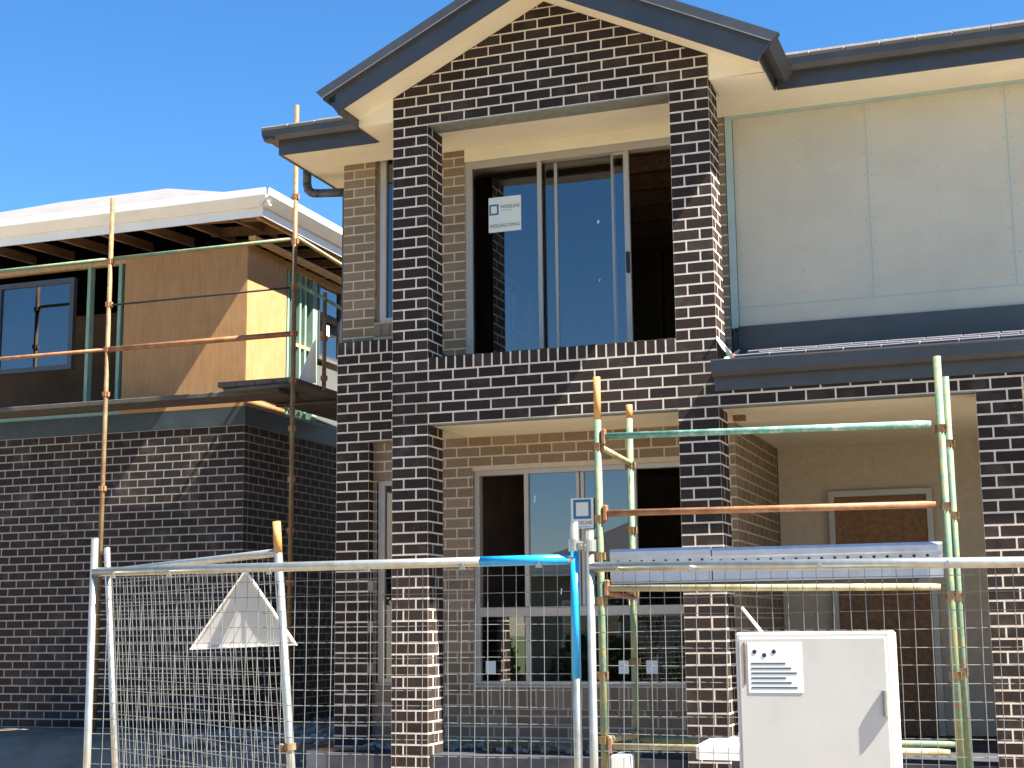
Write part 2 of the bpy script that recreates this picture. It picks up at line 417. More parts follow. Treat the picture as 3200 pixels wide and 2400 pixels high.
# low side walls of the balcony between pillar and house
for x0, x1 in ((.10, .35), (2.64, 2.89)):
    sw = MB().box(x0+e, x1-e, .35, .995, zk(31), zk(25)).make('side_parapet', M['mortar'], H)
    for r in range(25, 31):
        zt = zk(r)-.0055
        for j in range(3):
            a = .355+j*.24-(.12 if r % 2 else 0)
            a0, a1 = max(.353, a), min(.99, a+BL)
            if a1-a0 > .03: DB.b(x0, x1, a0, a1, zt-BH, zt, sw, .5)
    for j in range(7): DB.b(x0-.01, x1+.005, .36+j*.09, .36+j*.09+.08, zk(25)+.004, zk(25)+.124, sw, .5)
# steel lintels
MB().box(.352, 2.638, .002, .235, zk(2)-.012, zk(2)-.001).make('lintel', M['steel'], H)
MB().box(.352, 2.638, .003, .12, zk(31)-.010, zk(31)-.001).box(2.992, 5.038, .003, .12, zk(31)-.010, zk(31)-.001).make('lintel', M['steel'], H)
# ceilings
ZC = zz(-.125)
MB().box(.0, 2.99, .236, .999, ZC, ZC+.02).make('balcony_ceiling', M['cream'], H)
MB().box(.352, 6.2, .122, .999, zk(31)-.002, zk(31)+.03).make('porch_ceiling', M['cream'], H)
MB().box(2.93, 6.2, 1.0, 3.2, zk(31)-.002, zk(31)+.03).make('porch_ceiling', M['cream'], H)
MB().box(.352, 2.638, .36, .98, zk(29), zk(28)).make('balcony_floor', M['concrete'], H)
MB().box(2.995, 3.10, .55, .62, zk(31)-.05, zk(31)-.004).make('timber_block', M['brown_timber'], H)

# ---------------- tan front wall (y = 1.0)
YW = 1.0
UW = (-.655, .03, zk(18.6), zz(-.06))             # upper side window
DR = (.325, 2.75, zk(28.5), zz(-.255))            # sliding door
LW = (.392, 2.76, zz(-5.325), zz(-3.324))         # lower window
holes = [UW, DR, LW]
mb = MB(); walled(mb, -1.0+e, 2.92-e, zk(31), zz(-.122), YW+e, YW+.25, [UW, DR]); walled(mb, 0.0, 2.92-e, -.02, zk(31)-.0005, YW+e, YW+.25, [LW])
tan = mb.make('wall', M['tan_mortar'], H)
for r in range(1, 29):
    top = zk(r)-.0055
    if r < 20 or r >= 22:
        if r <= 20: TB.course(r, -1.0, -.655, YW, tan, -1.0, r % 2 == 0, holes=[], rank=.9)
    if r == 19 or r == 18: pass
    TB.course(r, .03, .325, YW, tan, .325-.23, r % 2 == 0, rank=.9)
    TB.course(r, 2.755, 2.92, YW, tan, 2.92-.23, r % 2 == 0, rank=.9)
TB.course(20, -1.0, -.655, YW, tan, -1.0, True)
for i in range(8):                                # rowlock sill of the upper side window
    x = -.655+i*.0873; TB.b(x+.004, x+.0833, YW-.012, YW+.1, zk(20.1), zk(18.75), tan, .8)
for r in range(31, 61):
    if r < 34: TB.course(r, .0, 2.92, YW, tan, .35, r % 2 == 0)
    else:
        TB.course(r, .0, .392, YW, tan, .35, r % 2 == 0); TB.course(r, 2.76, 2.92, YW, tan, .35, r % 2 == 0)
    if r >= 57: TB.course(r, .392, 2.76, YW, tan, .35, r % 2 == 0)
mbs = MB().box(.392, 2.76, YW-.0192, YW+.12, zk(57.4), zz(-5.33)).make('window_sill', M['tan_mortar'], H)
for i in range(27):
    x = .392+i*.0877
    TB.b(x+.004, x+.0837, YW-.02, YW+.1, zk(57.35), zk(55.3), mbs, .9)
# wing at the left: dark below, tan above
YD = .89
mb = MB(); mb.box(-1.0+e, -.0, YD+e, YD+.105, zk(31), zk(22)-.0005); mb.box(-1.0+e, -.65-e, YD+e, YD+.34, -.1, zk(31))
wing = mb.make('wing_wall', M['mortar'], H)
for r in range(22, 31): DB.course(r, -1.0, -.0, YD, wing, -1.0, r % 2 == 1)
for r in range(31, 61): DB.pier(r, -1.0, YD, r % 2 == 0, wing)
ws = MB().box(-1.0+e, 0, YD+.0006, YD+.105, zk(22), zk(22)+.126).make('wing_sill', M['mortar'], H)
for i in range(11):
    x = -1.0+i*.0905
    DB.b(x+.0, x+.080, YD, YD+.109, zk(22)+.005, zk(22)+.132, ws, 1.5)
# tan recess of the wing at ground floor
LSW = (-.615, -.02, zk(55), zk(34.9))
mb = MB(); walled(mb, -.65, 0, -.05, zk(31.1), YW+e, YW+.25, [LSW]); wr = mb.make('wall', M['tan_mortar'], H)
for r in range(31, 61): TB.course(r, -.65, 0.0, YW, wr, -.65, r % 2 == 1, holes=[(-.615, -.02, zk(57), zk(34.9))], rank=.8)
for i in range(7): TB.b(-.61+i*.0855, -.61+i*.0855+.076, YW-.015, YW+.1, zk(56.8), zk(55.2), wr, .8)
MB().box(-.65, 0, YD+.005, YD+.1, zk(31)-.008, zk(31)-.001).make('lintel', M['steel'], H)
# side walls and back
mb = MB(); mb.box(-1.0+e, -.76, YW+.25, 9, -.1, zz(-.13)); mb.box(-1, 7, 8.8, 9, -.1, zz(-.13)); mb.box(6.2, 6.4, 1.0, 9, -.1, zz(-.13)); mb.box(2.93, 6.2, 3.2, 3.4, -.1, zk(31))
mb.make('wall', M['tan_mortar'], H)
er = MB().box(2.68, 2.92-e, YW+.25, 3.4, -.05, zk(31)).make('return_wall', M['tan_mortar'], H)
for r in range(31, 61):
    zt = zk(r)-.0055
    for j in range(10):
        a = YW+.115+j*.24-(.12 if r % 2 else 0); a0 = max(YW+.115, a); a1 = min(3.2, a+BL)
        if a1-a0 > .04: TB.b(2.81, 2.92, a0, a1, zt-BH, zt, er, .35)
# door to the entry (out of the way, at the right)
MB().box(3.5, 4.4, 3.15, 3.199, 0, 2.35).make('front_door', M['brown_timber'], H)
MB().box(3.44, 3.498, 3.12, 3.199, 0, 2.41).box(4.402, 4.46, 3.12, 3.199, 0, 2.41).box(3.498, 4.402, 3.12, 3.199, 2.352, 2.41).make('door_frame', M['frame'], H)
# porch slab
MB().box(-.64, 6.2, .03, 8.8, -.45, -.0005).make('porch_slab', M['slab'], H)
MB().box(-1.06, -.36, .45, .888, -.45, -.02).make('footing', M['concrete'], H)

# ---------------- rooms behind the openings
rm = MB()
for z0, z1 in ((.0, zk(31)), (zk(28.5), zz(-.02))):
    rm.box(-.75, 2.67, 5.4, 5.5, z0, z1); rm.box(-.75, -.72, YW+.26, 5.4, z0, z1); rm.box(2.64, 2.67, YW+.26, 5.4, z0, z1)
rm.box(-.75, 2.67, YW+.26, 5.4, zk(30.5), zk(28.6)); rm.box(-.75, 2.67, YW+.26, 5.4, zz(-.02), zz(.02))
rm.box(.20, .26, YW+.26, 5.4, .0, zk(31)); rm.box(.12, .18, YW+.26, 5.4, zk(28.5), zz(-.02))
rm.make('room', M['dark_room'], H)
for i in range(7): MB().box(.2, 2.63, 1.5+i*.6, 1.545+i*.6, zz(-.20), zz(-.03)).make('ceiling_joist', M['brown_timber'], H)
for i in range(6): MB().box(.3+i*.45, .345+i*.45, 5.28, 5.39, zk(28.4), zz(-.21)).make('stud', M['brown_timber'], H)
MB().box(.2, 2.63, 5.29, 5.38, zz(-1.35), zz(-1.30)).make('noggin', M['brown_timber'], H)

MB().box(.326, 2.754, .985, 1.02, zz(-.254), zz(-.126)).make('head_infill', M['cream'], H)
mb = MB(); mb.box(.181, .215, 2.45, 3.45, zz(-1.095), zz(-1.06)); mb.box(.181, .215, 3.25, 3.45, zk(28.4), zz(-1.096)); mb.box(.181, .215, 2.55, 2.60, zk(28.4), zz(-1.17)); mb.box(.181, .215, 2.74, 2.77, zk(28.4), zz(-1.19)); mb.box(.181, .215, 2.77, 3.249, zz(-1.64), zz(-1.58))
mb.make('inner_frame', M['white'], H)
# ---------------- windows and door
def bars(name, rects, y0, y1, parent, mat=None):
    mb = MB()
    for a in rects: mb.cbox(a[0], a[1], y0, y1, a[2], a[3], .003)
    return mb.make(name, mat or M['frame'], parent)
# upper side window
w = MB(); f = .06
x0, x1, z0, z1 = UW; x0 += .045
w = bars('window', [(x0, x0+.065, z0, z1), (x0+.065, x1, z0, z0+.05), (x1-.05, x1, z0+.05, z1)], YW+.035, YW+.11, H)
MB().box(x0+.06, x1-.04, YW+.07, YW+.076, z0+.04, z1).make('pane', M['film_glass'], w)
MB().box(x0-.05, x0, YW+.05, YW+.12, z0, z1).make('reveal', M['tan_brick'], w)
# lower side window
x0, x1, z0, z1 = LSW
w = bars('window', [(x0, x0+.07, z0, z1), (x0+.07, x1, z0, z0+.05), (x0+.07, x1, z1-.05, z1)], YW+.03, YW+.1, H)
MB().box(x0+.06, x1, YW+.06, YW+.066, z0+.04, z1-.04).make('pane', M['film_glass'], w)
# sliding door: frame, two closed panels, a third slid open
x0, x1, z0, z1 = DR
dr = bars('sliding_door', [(x0+.002, .395, z0, z1), (2.69, x1, z0, z1), (.395, 2.69, z1-.072, z1), (.395, 2.69, z0, z0+.06)], YW+.005, YW+.12, H)
bars('door_panel', [(1.072, 1.113, z0+.06, z1-.072)], YW+.012, YW+.045, dr)
bars('door_panel', [(1.225, 1.254, z0+.06, z1-.085), (1.798, 1.834, z0+.06, z1-.03)], YW+.075, YW+.108, dr)
bars('door_panel', [(1.938, 1.990, z0+.06, z1-.01), (1.834, 1.938, z1-.10, z1-.074)], YW+.014, YW+.05, dr)
MB().box(.393, 1.075, YW+.028, YW+.034, z0+.05, z1-.07).make('pane', M['glass'], dr)
MB().box(1.11, 1.228, YW+.088, YW+.094, z0+.05, z1-.07).make('pane', M['glass'], dr)
MB().box(1.25, 1.80, YW+.090, YW+.096, z0+.05, z1-.07).make('pane', M['glass'], dr)
MB().box(1.832, 1.94, YW+.030, YW+.036, z0+.05, z1-.09).make('pane', M['glass'], dr)
MB().cbox(1.952, 1.985, YW-.02, YW+.013, zz(-1.525), zz(-1.325), .006).make('handle', M['black'], dr)
# lower window
x0, x1, z0, z1 = LW
lw = bars('window', [(x0, .448, z0, z1), (x1-.05, x1, z0, z1), (.448, x1-.05, z1-.048, z1), (.448, x1-.05, z0, z0+.034),
                     (.448, x1-.05, zz(-4.700), zz(-4.612)), (.897, .938, z0+.034, zz(-4.702)), (.897, .938, zz(-4.610), z1-.048)], YW+.02, YW+.10, H)
bars('sash', [(1.408, 1.438, zz(-4.610), z1-.05), (1.452, 1.484, zz(-4.610), z1-.05), (1.955, 1.985, zz(-4.610), z1-.05)], YW+.03, YW+.075, lw)
MB().box(.936, 1.41, YW+.05, YW+.056, zz(-4.615), z1-.04).make('pane', M['glass'], lw)
MB().box(1.482, 1.957, YW+.052, YW+.058, zz(-4.615), z1-.04).make('pane', M['glass'], lw)
MB().box(1.436, 1.454, YW+.054, YW+.060, zz(-4.615), z1-.04).make('pane', M['glass'], lw)
MB().box(.446, .9, YW+.05, YW+.056, z0+.03, zz(-4.697)).make('pane', M['glass'], lw)
MB().box(.936, x1-.045, YW+.052, YW+.058, z0+.03, zz(-4.697)).make('pane', M['glass'], lw)

# stickers with their print
def text(body, size, x, y, z, parent, mat, width=None):
    cu = bpy.data.curves.new('lettering', 'FONT'); cu.body = body; cu.size = size; cu.extrude = .0002
    t = bpy.data.objects.new('lettering', cu); COL.objects.link(t)
    me = bpy.data.meshes.new_from_object(t.evaluated_get(bpy.context.evaluated_depsgraph_get())); bpy.data.objects.remove(t)
    xs_ = [v.co.x for v in me.vertices]; zs_ = [v.co.y for v in me.vertices]; wd = max(xs_)-min(xs_)
    s = (width/wd) if width else 1
    hs = size/max(1e-6, (max(zs_)-min(zs_)))
    for v in me.vertices: v.co = ((v.co.x-min(xs_))*s, v.co.z, (v.co.y-min(zs_))*hs)
    me.materials.append(mat)
    o = link(me, 'lettering', (x, y, z), parent); return o
def square(x0, z0, w, h, th, y, parent, mat):
    mb = MB()
    for a in ((x0, x0+w, z0, z0+th), (x0, x0+w, z0+h-th, z0+h), (x0, x0+th, z0+th, z0+h-th), (x0+w-th, x0+w, z0+th, z0+h-th)): mb.box(a[0], a[1], y, y+.0006, a[2], a[3])
    return mb.make('logo_square', mat, parent)
ys_ = YW+.0268
st = MB().box(.563, .900, ys_, ys_+.0008, zz(-.992), zz(-.640)).make('window_sticker', M['sticker'], H)
square(.570, zz(-.818), .098, .108, .018, ys_-.001, st, M['ink_blue'])
text('WIDELINE', .034, .686, ys_-.0008, zz(-.758), st, M['ink_black'], .198)
text('WINDOWS & DOORS', .010, .690, ys_-.0008, zz(-.782), st, M['ink_blue'], .12)
text('WIDELINE.COM.AU', .034, .570, ys_-.0008, zz(-.945), st, M['ink_black'], .318)
ys_ = YW+.0285
st = MB().box(1.356, 1.575, ys_, ys_+.0008, zz(-3.905), zz(-3.622)).make('window_sticker', M['sticker'], H)
square(1.379, zz(-3.815), .172, .180, .026, ys_-.001, st, M['ink_blue'])
text('WIDELINE', .030, 1.368, ys_-.0008, zz(-3.866), st, M['ink_black'], .19)
text('WINDOWS & DOORS', .012, 1.40, ys_-.0008, zz(-3.895), st, M['ink_blue'], .14)
for a, b in ((.49, .59), (1.778, 1.872), (2.036, 2.141)):
    MB().box(a, b, YW+.048, YW+.0488, zz(-5.225), zz(-5.107)).make('small_label', M['sticker'], H)
for q in ((1.647, 1.672, .089, zz(-.99), zz(-.965)), (.985, 1.005, .049, zz(-3.64), zz(-3.58)), (1.235, 1.252, .049, zz(-4.50), zz(-4.45)), (1.655, 1.670, .089, zz(-1.56), zz(-1.54))):
    MB().prism([(q[0], q[3]), (q[1]-.006, q[3]-.004), (q[1], q[4]), (q[0]+.006, q[4]+.003)], YW+q[2]-.001, YW+q[2]).make('tape_scrap', M['sticker'], H)

# ---------------- gable roof
YB = -.45
LO, CAP = .043, .342                                # lower edge of barge, top of capping (at x = 0)
def rk(off, x): return zz(off+RS*(x if x < APX else 2*APX-x))
def strip(mb, off0, off1, xe0, xe1, y0, y1, xm=APX):
    """bar following the left rake then mirrored to the right one"""
    for mir in (False, True):
        P = [(xe0, rk(off0, xe0)), (xm, rk(off0, xm)), (xm, rk(off1, xm)), (xe1, rk(off1, xe1))]
        if mir:
            ex = .14; P = [(xe0-ex, rk(off0, xe0-ex)), P[1], P[2], (xe1-ex, rk(off1, xe1-ex))]; P = [(2*APX-a, b) for a, b in P]
        mb.prism(P, y0, y1)
    return mb
strip(MB(), LO, LO+.195, -.36, -.47, YB, YB+.02).make('barge_board', M['slate_metal'], H)
cp = MB(); strip(cp, LO+.200, CAP, -.49, -.555, YB-.045, YB+.03); strip(cp, LO+.180, LO+.205, -.46, -.49, YB-.012, YB+.02); cp.make('barge_capping', M['slate_metal'], H)
strip(MB(), LO+.199, LO+.206, -.485, -.49, YB-.052, YB-.0455).make('barge_trim', M['trim_grey'], H)
strip(MB(), RI-.001, RI+.02, -.345, -.345, YB+.021, -.001).make('raked_soffit', M['cream'], H)
for s in (0, 1):                                    # side eaves of the gable
    mb = MB(); xl = -.3525-.14*s
    def mx(x): return x if s == 0 else 2*APX-x
    a, b = sorted((mx(xl), mx(-.0005)))
    mb.box(a, b, .0, .4475, zz(-.128), zz(-.112)); mb.make('side_soffit', M['cream'], H)
    MB().prism([(mx(xl), zz(-.1275)), (mx(-.0005), zz(-.1275)), (mx(-.0005), rk(RI, -.0005)), (mx(xl), rk(RI, xl))], -.004, -.0005).make('soffit_closer', M['cream'], H)
mb = MB(); strip(mb, RI+.10, CAP-.012, -.46, -.53, YB+.03, 6.0); mb.make('gable_roof', M['dark_tile'], H)
for s in (0, 1):
    a, b = (-.364, -.353) if s == 0 else (2*APX+.493, 2*APX+.504)
    MB().box(a, b, YB+.021, .448, zz(-.14), zz(.02)).make('eave_fascia', M['slate_metal'], H)
for s in (0, 1):
    P = [(-.375, zz(-.03)), (-.44, zz(-.045)), (-.50, zz(.0)), (-.51, zz(.07)), (-.375, zz(.07))]
    if s: P = [(2*APX+.14-.375-(a+.375)*.5+.75, b) for a, b in P]
    MB().prism(P, YB+.0, .30).make('gutter', M['slate_metal'], H)

# ---------------- main roof, eaves, gutters
mb = MB(); mb.box(-1.42, -.0, .45, .999, zz(-.128), zz(-.108)); mb.box(-1.42, -1.0, 1.0, 9, zz(-.128), zz(-.108)); mb.box(2.99, 7, .45, .999, zz(-.128), zz(-.108))
mb.make('eave_soffit', M['cream'], H)
MB().box(-1.44, -.376, .43, .449, zz(-.140), zz(.06)).make('fascia', M['slate_metal'], H)
MB().box(-1.44, -1.421, .45, 9, zz(-.140), zz(.06)).make('fascia', M['slate_metal'], H)
MB().box(2*APX+.516, 7, .43, .449, zz(-.140), zz(.06)).make('fascia', M['slate_metal'], H)
def gut(): return [(0, .0), (-.085, -.005), (-.122, .035), (-.128, .098), (-.116, .102), (-.108, .04), (-.08, .012), (0, .016)]
MB().prism([(.43+a, zz(-.005)+b) for a, b in gut()], -1.56, -.40, axis='x').make('gutter', M['slate_metal'], H)
MB().prism([(.43+a, zz(-.005)+b) for a, b in gut()], 2*APX+.54, 7, axis='x').make('gutter', M['slate_metal'], H)
MB().prism([(-1.44+a, zz(-.005)+b) for a, b in gut()], .305, 9, axis='y').make('gutter', M['slate_metal'], H)
mb = MB(); tp = .42
mb.add([(-1.47, .40, zz(.10)), (7.2, .40, zz(.10)), (5, 4.6, zz(.10+4.2*tp)), (2.7, 4.6, zz(.10+4.2*tp)), (-1.47, 9.4, zz(.10)), (7.2, 9.4, zz(.10))],
       [(0, 1, 2, 3), (0, 3, 4), (3, 2, 5, 4), (1, 5, 2)])
mb.make('roof', M['tile'], H)
tl = MB().cbox(-.148, .148, -.2, .2, -.018, .018, .008)
tme = bpy.data.meshes.new('roof_tile'); tme.from_pydata(tl.v, [], tl.f); tme.materials.append(M['tile'])
for row in range(3):
    for i in range(30):
        x = -1.42+.30*i+(.15 if row % 2 else 0)
        if -.42 < x < 3.42 or x > 6.5 or x < -1.46+.33*row: continue
        o = link(tme, 'roof_tile', (x, .475+row*.33, zz(.170+.33*row*tp)), H); o.rotation_euler = (math.atan(tp)-.04, random.uniform(-.01, .01), 0)
# downpipe elbow under the left eave
mb = MB(); pts = [(-1.50, 1.15, zz(-.02)), (-1.50, 1.15, zz(-.22)), (-1.485, 1.15, zz(-.285)), (-1.44, 1.155, zz(-.325)), (-1.36, 1.16, zz(-.335)), (-1.06, 1.17, zz(-.355)), (-1.05, 1.17, zz(-.45)), (-1.05, 1.17, 0)]
mb.path(pts, .045, 14)
for p in pts[1:-1]:
    for t in range(1): mb.tube(Vector(p)-Vector((0, 0, .02)), Vector(p)+Vector((0, 0, .02)), .0445, 14)
mb.make('downpipe', M['slate_metal'], H, smooth=True)

# ---------------- right: cladding above, small tiled roof, gutter, flashing
cl = MB().box(3.00, 6.2, 1.012, 1.03, zz(-2.14), zz(-.155)).make('cladding_sheet', M['cladding'], H)
MB().box(3.00, 6.2, 1.0125, 1.0295, zz(-2.6), zz(-2.142)).make('cladding_sheet', M['slate_metal'], H)
MB().box(2.93, 2.995, .985, 1.03, zz(-2.14), zz(-.125)).box(2.995, 6.2, .99, 1.02, zz(-.155), zz(-.126)).make('cladding_trim', M['pale_trim'], H)
MB().box(3.0, 6.2, 1.009, 1.0118, zz(-1.954), zz(-1.944)).make('sheet_joint', M['pale_trim'], H)
for x in (4.2, 5.4): MB().box(x, x+.009, 1.0085, 1.0116, zz(-1.94), zz(-.157)).make('sheet_joint', M['pale_trim'], H)
mb = MB()
for x in (3.04, 3.6, 4.17, 4.24, 4.8, 5.37, 5.44, 6.0):
    for i in range(9): mb.tube((x, 1.0105, zz(-.22-.205*i)), (x, 1.0125, zz(-.22-.205*i)), .006, 8)
mb.make('fixing_heads', M['trim_grey'], H, kind='stuff')
MB().box(2.93, 6.2, 1.031, 1.2, zk(31), zz(-.128)).make('wall', M['grey_sheet'], H)
MB().prism([(.97, zz(-2.13)), (1.008, zz(-2.13)), (1.008, zz(-2.37)), (.90, zz(-2.40)), (.90, zz(-2.39)), (.985, zz(-2.345))], 2.993, 6.2, axis='x').make('apron_flashing', M['slate_metal'], H)
gp = [(0, -.235), (-.012, -.235), (-.015, -.13), (-.10, -.125), (-.14, -.095), (-.142, -.01), (-.152, .0), (-.150, .012), (-.130, .012), (-.128, -.08), (-.09, -.105), (0, -.108)]
MB().prism([(-.012+a, zz(-2.635)+b) for a, b in gp], 2.965, 6.5, axis='x').make('gutter', M['slate_metal'], H)
mb = MB(); mb.add([(3.0, -.08, zz(-2.655)), (6.4, -.08, zz(-2.655)), (6.4, .99, zz(-2.40)), (3.0, .99, zz(-2.40))], [(0, 1, 2, 3)]); mb.make('lower_roof', M['membrane'], H)
sl = (2.655-2.40)/1.07
tme2 = tme.copy(); tme2.materials.clear(); tme2.materials.append(M['lower_tile'])
for row in range(3):
    for i in range(12):
        x = 3.30+.30*i+(.15 if row % 2 else 0)
        if x > 6.2: continue
        yy = .10+row*.30
        o = link(tme2, 'roof_tile', (x, yy, zz(-2.655)+sl*(yy+.08)+.045), H); o.rotation_euler = (math.atan(sl)-.05, random.uniform(-.015, .015), random.uniform(-.01, .01))
mb = MB(); mb.prism([(-.02, zz(-2.435)), (.20, zz(-2.47)), (.64, zz(-2.49)), (1.0, zz(-2.40)), (1.0, zz(-2.33)), (.64, zz(-2.435)), (.2, zz(-2.41)), (-.02, zz(-2.40))], 2.9915, 2.996, axis='x')
mb.make('pillar_flashing', M['white'], H)
MB().prism([(.0, zz(-2.66)), (.62, zz(-2.66)), (.62, zz(-2.49)), (.2, zz(-2.472)), (.0, zz(-2.437))], 2.9905, 2.9945, axis='x').make('void_black', M['void_black'], H)  # black sheet painting the darkness of the open gap under the flashing
mb = MB(); mb.prism([(3.06, zz(-2.62)), (3.115, zz(-2.63)), (3.10, zz(-2.56)), (3.04, zz(-2.46)), (3.02, zz(-2.46))], .16, .18); mb.make('flashing_offcut', M['galv'], H)
MB().cbox(3.11, 3.15, .0, .10, zz(-2.62), zz(-2.56), .012).make('broken_tile', M['terracotta'], H)
MB().cbox(3.05, 3.11, -.06, .02, zz(-2.63), zz(-2.59), .014).make('mortar_lump', M['white'], H)
DB.finish(300); TB.finish(300)

# ================================================================== NEIGHBOUR UNDER CONSTRUCTION
NB = thing('timber_framed_house', (-3.2, 2.9, 0), 'unfinished timber framed house on dark brick beside the gap at left', 'house')
NK = Bricks('brick', 'brickwork', M['dark_brick'], NB)
XW, YF = -3.2, 2.9
BT = zz(-2.43)
mb = MB(); mb.box(XW-.25, XW-e, YF+.25, 11, -.3, BT); mb.box(-11, XW-e, YF+e, YF+.25, -.3, BT); mb.box(-11, -10.8, YF, 11, -.3, BT); mb.box(-11, XW, 10.8, 11, -.3, BT)
nw = mb.make('wall', M['dark_mortar'], NB)
k0 = 25.5
for r in range(26, 63):
    zt = zz(-2.43)-(r-26)*MH-.0055
    for j in range(22):
        a = YF+.115+j*.24-(.12 if r % 2 else 0); a0 = max(a, YF+.115)
        NK.b(XW-.11, XW, a0, a+BL-.0 if a0 == a else a+BL, zt-BH, zt, nw, 1)
    for j in range(33):
        b = XW-j*.24+(.12 if r % 2 else 0); b0 = min(b, XW)
        NK.b(b-BL, b0, YF, YF+.11, zt-BH, zt, nw, 1)
NK.finish(300)
MB().box(XW-.2, XW+.012, YF-.012, 9, BT, zz(-2.215)).box(-11, XW-.2, YF-.012, YF+.2, BT, zz(-2.215)).make('damp_membrane', M['membrane'], NB)
# upper frame
PT = zz(-.245)
MB().box(XW-.09, XW, YF, 9, PT-.09, PT).box(-11, XW-.09, YF, YF+.09, PT-.09, PT).make('top_plate', M['pine'], NB)
MB().box(XW-.09, XW, YF, 9, zz(-2.213), zz(-2.168)).box(-11, XW-.09, YF, YF+.09, zz(-2.213), zz(-2.168)).make('bottom_plate', M['green_stud'], NB)
MB().box(XW-.004, XW+.006, YF-.006, 3.855, zz(-2.21), PT-.001).make('ply_sheet', M['ply'], NB)
MB().box(-4.9, XW-.006, YF-.008, YF-.001, zz(-2.21), PT-.001).make('ply_sheet', M['ply'], NB)
MB().box(-8.6, -7.4, YF-.008, YF-.001, zz(-2.21), PT-.001).make('ply_sheet', M['ply'], NB)
ys2 = [3.90, 4.00, 4.22, 4.36, 4.58, 4.66]+[5.5, 5.95, 6.4, 6.85, 7.3, 7.75, 8.2, 8.65]
for y in ys2:
    d = .045 if y != 4.58 else .09
    MB().box(XW-.09, XW-.001, y, y+d-.002, zz(-2.167), PT-.091).make('stud', M['green_stud'], NB)
for x in [-5.0-.45*i for i in range(13)]:
    if -8.6 < x < -7.4 or -6.9 < x < -5.6: continue
    MB().box(x, x+.045, YF+.001, YF+.089, zz(-2.167), PT-.091).make('stud', M['green_stud'], NB)
MB().box(XW-.08, XW-.01, 4.05, 4.58, zz(-1.28), zz(-1.235)).make('noggin', M['pine'], NB)
wn = MB().box(XW-.06, XW+.01, 4.715, 4.755, zz(-1.30), PT-.1).box(XW-.06, XW+.01, 5.36, 5.40, zz(-1.30), PT-.1).box(XW-.06, XW+.01, 4.757, 5.358, zz(-1.30), zz(-1.26)).make('window', M['slate_metal'], NB)
MB().box(XW-.03, XW-.024, 4.75, 5.365, zz(-1.265), PT-.1).make('pane', M['film_glass'], wn)
MB().box(XW-.0235, XW-.022, 5.0, 5.09, zz(-.98), zz(-.84)).make('sticker', M['sticker'], wn)
MB().box(XW-.06, XW+.03, 4.70, 5.45, zz(-1.345), zz(-1.302)).make('window_sill', M['grey_sheet'], NB)
MB().box(XW-.02, XW-.008, 4.70, 5.5, zz(-2.166), zz(-1.42)).make('cement_sheet', M['grey_sheet'], NB)
fw_ = MB().box(-6.8, -6.74, YF-.01, YF+.06, zz(-1.6), PT-.2).box(-5.7, -5.64, YF-.01, YF+.06, zz(-1.6), PT-.2).box(-6.74, -5.7, YF-.01, YF+.06, zz(-1.6), zz(-1.54)).box(-6.74, -5.7, YF-.01, YF+.06, PT-.26, PT-.2).make('window', M['slate_metal'], NB)
MB().box(-6.75, -5.69, YF+.02, YF+.026, zz(-1.55), PT-.22).make('pane', M['film_glass'], fw_)
MB().box(-10.7, XW-.3, YF+.4, 10.5, zz(-2.3), zz(-2.2)).make('floor', M['pine'], NB)
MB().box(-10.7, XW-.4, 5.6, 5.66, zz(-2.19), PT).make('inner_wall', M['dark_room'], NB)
# eaves
XE, YE = -2.75, 2.44
FZ0, FZ1 = zz(-.085), zz(.13)
MB().box(XE-.02, XE, YE, 10, FZ0, FZ1).box(-11.4, XE-.02, YE, YE+.02, FZ0, FZ1).make('fascia', M['white'], NB)
gq = [(0, -.01), (.035, -.012), (.135, .078), (.146, .09), (.146, .175), (.130, .168), (.125, .10), (.03, .01), (0, .01)]
mb = MB(); mb.prism([(XE+a, zz(.03)+b) for a, b in gq], YE-.11, 10, axis='y'); mb.prism([(YE-a, zz(.03)+b) for a, b in gq], -11.4, XE+.11, axis='x'); mb.make('gutter', M['white'], NB)
for i in range(12):
    y = YE+.25+i*.6
    MB().prism([(XE-.02, FZ0+.02), (XE-.02, FZ0+.13), (XE-1.2, FZ0+.20), (XE-1.2, FZ0+.09)], y, y+.045).make('rafter', M['brown_timber'], NB)
for i in range(13):
    x = XE-.5-i*.6
    MB().prism([(YE+.02, FZ0+.02), (YE+.02, FZ0+.13), (YE+1.2, FZ0+.20), (YE+1.2, FZ0+.09)], x, x+.045, axis='x').make('rafter', M['brown_timber'], NB)
MB().box(XW+.10, XW+.19, YE+.3, 9, PT-.02, PT+.03).make('eave_noggin', M['pine'], NB)
MB().box(XW+.30, XW+.345, YE+.1, 9, FZ0+.01, FZ0+.10).make('eave_noggin', M['pine'], NB)
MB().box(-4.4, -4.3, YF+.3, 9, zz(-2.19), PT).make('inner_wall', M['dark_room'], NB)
MB().box(-10.9, XE-.03, YE+.05, 9.9, FZ1-.005, FZ1).make('sarking', M['void_black'], NB)
mb = MB(); q = .42
mb.add([(XE+.02, YE-.02, FZ1+.03), (-11.4, YE-.02, FZ1+.03), (-8.4, 6.2, FZ1+.03+3.76*q), (-6.5, 6.2, FZ1+.03+3.76*q), (XE+.02, 10, FZ1+.03), (-11.4, 10, FZ1+.03)], [(0, 1, 2, 3), (0, 3, 4), (3, 2, 5, 4), (1, 5, 2)])
mb.make('roof', M['tile'], NB)

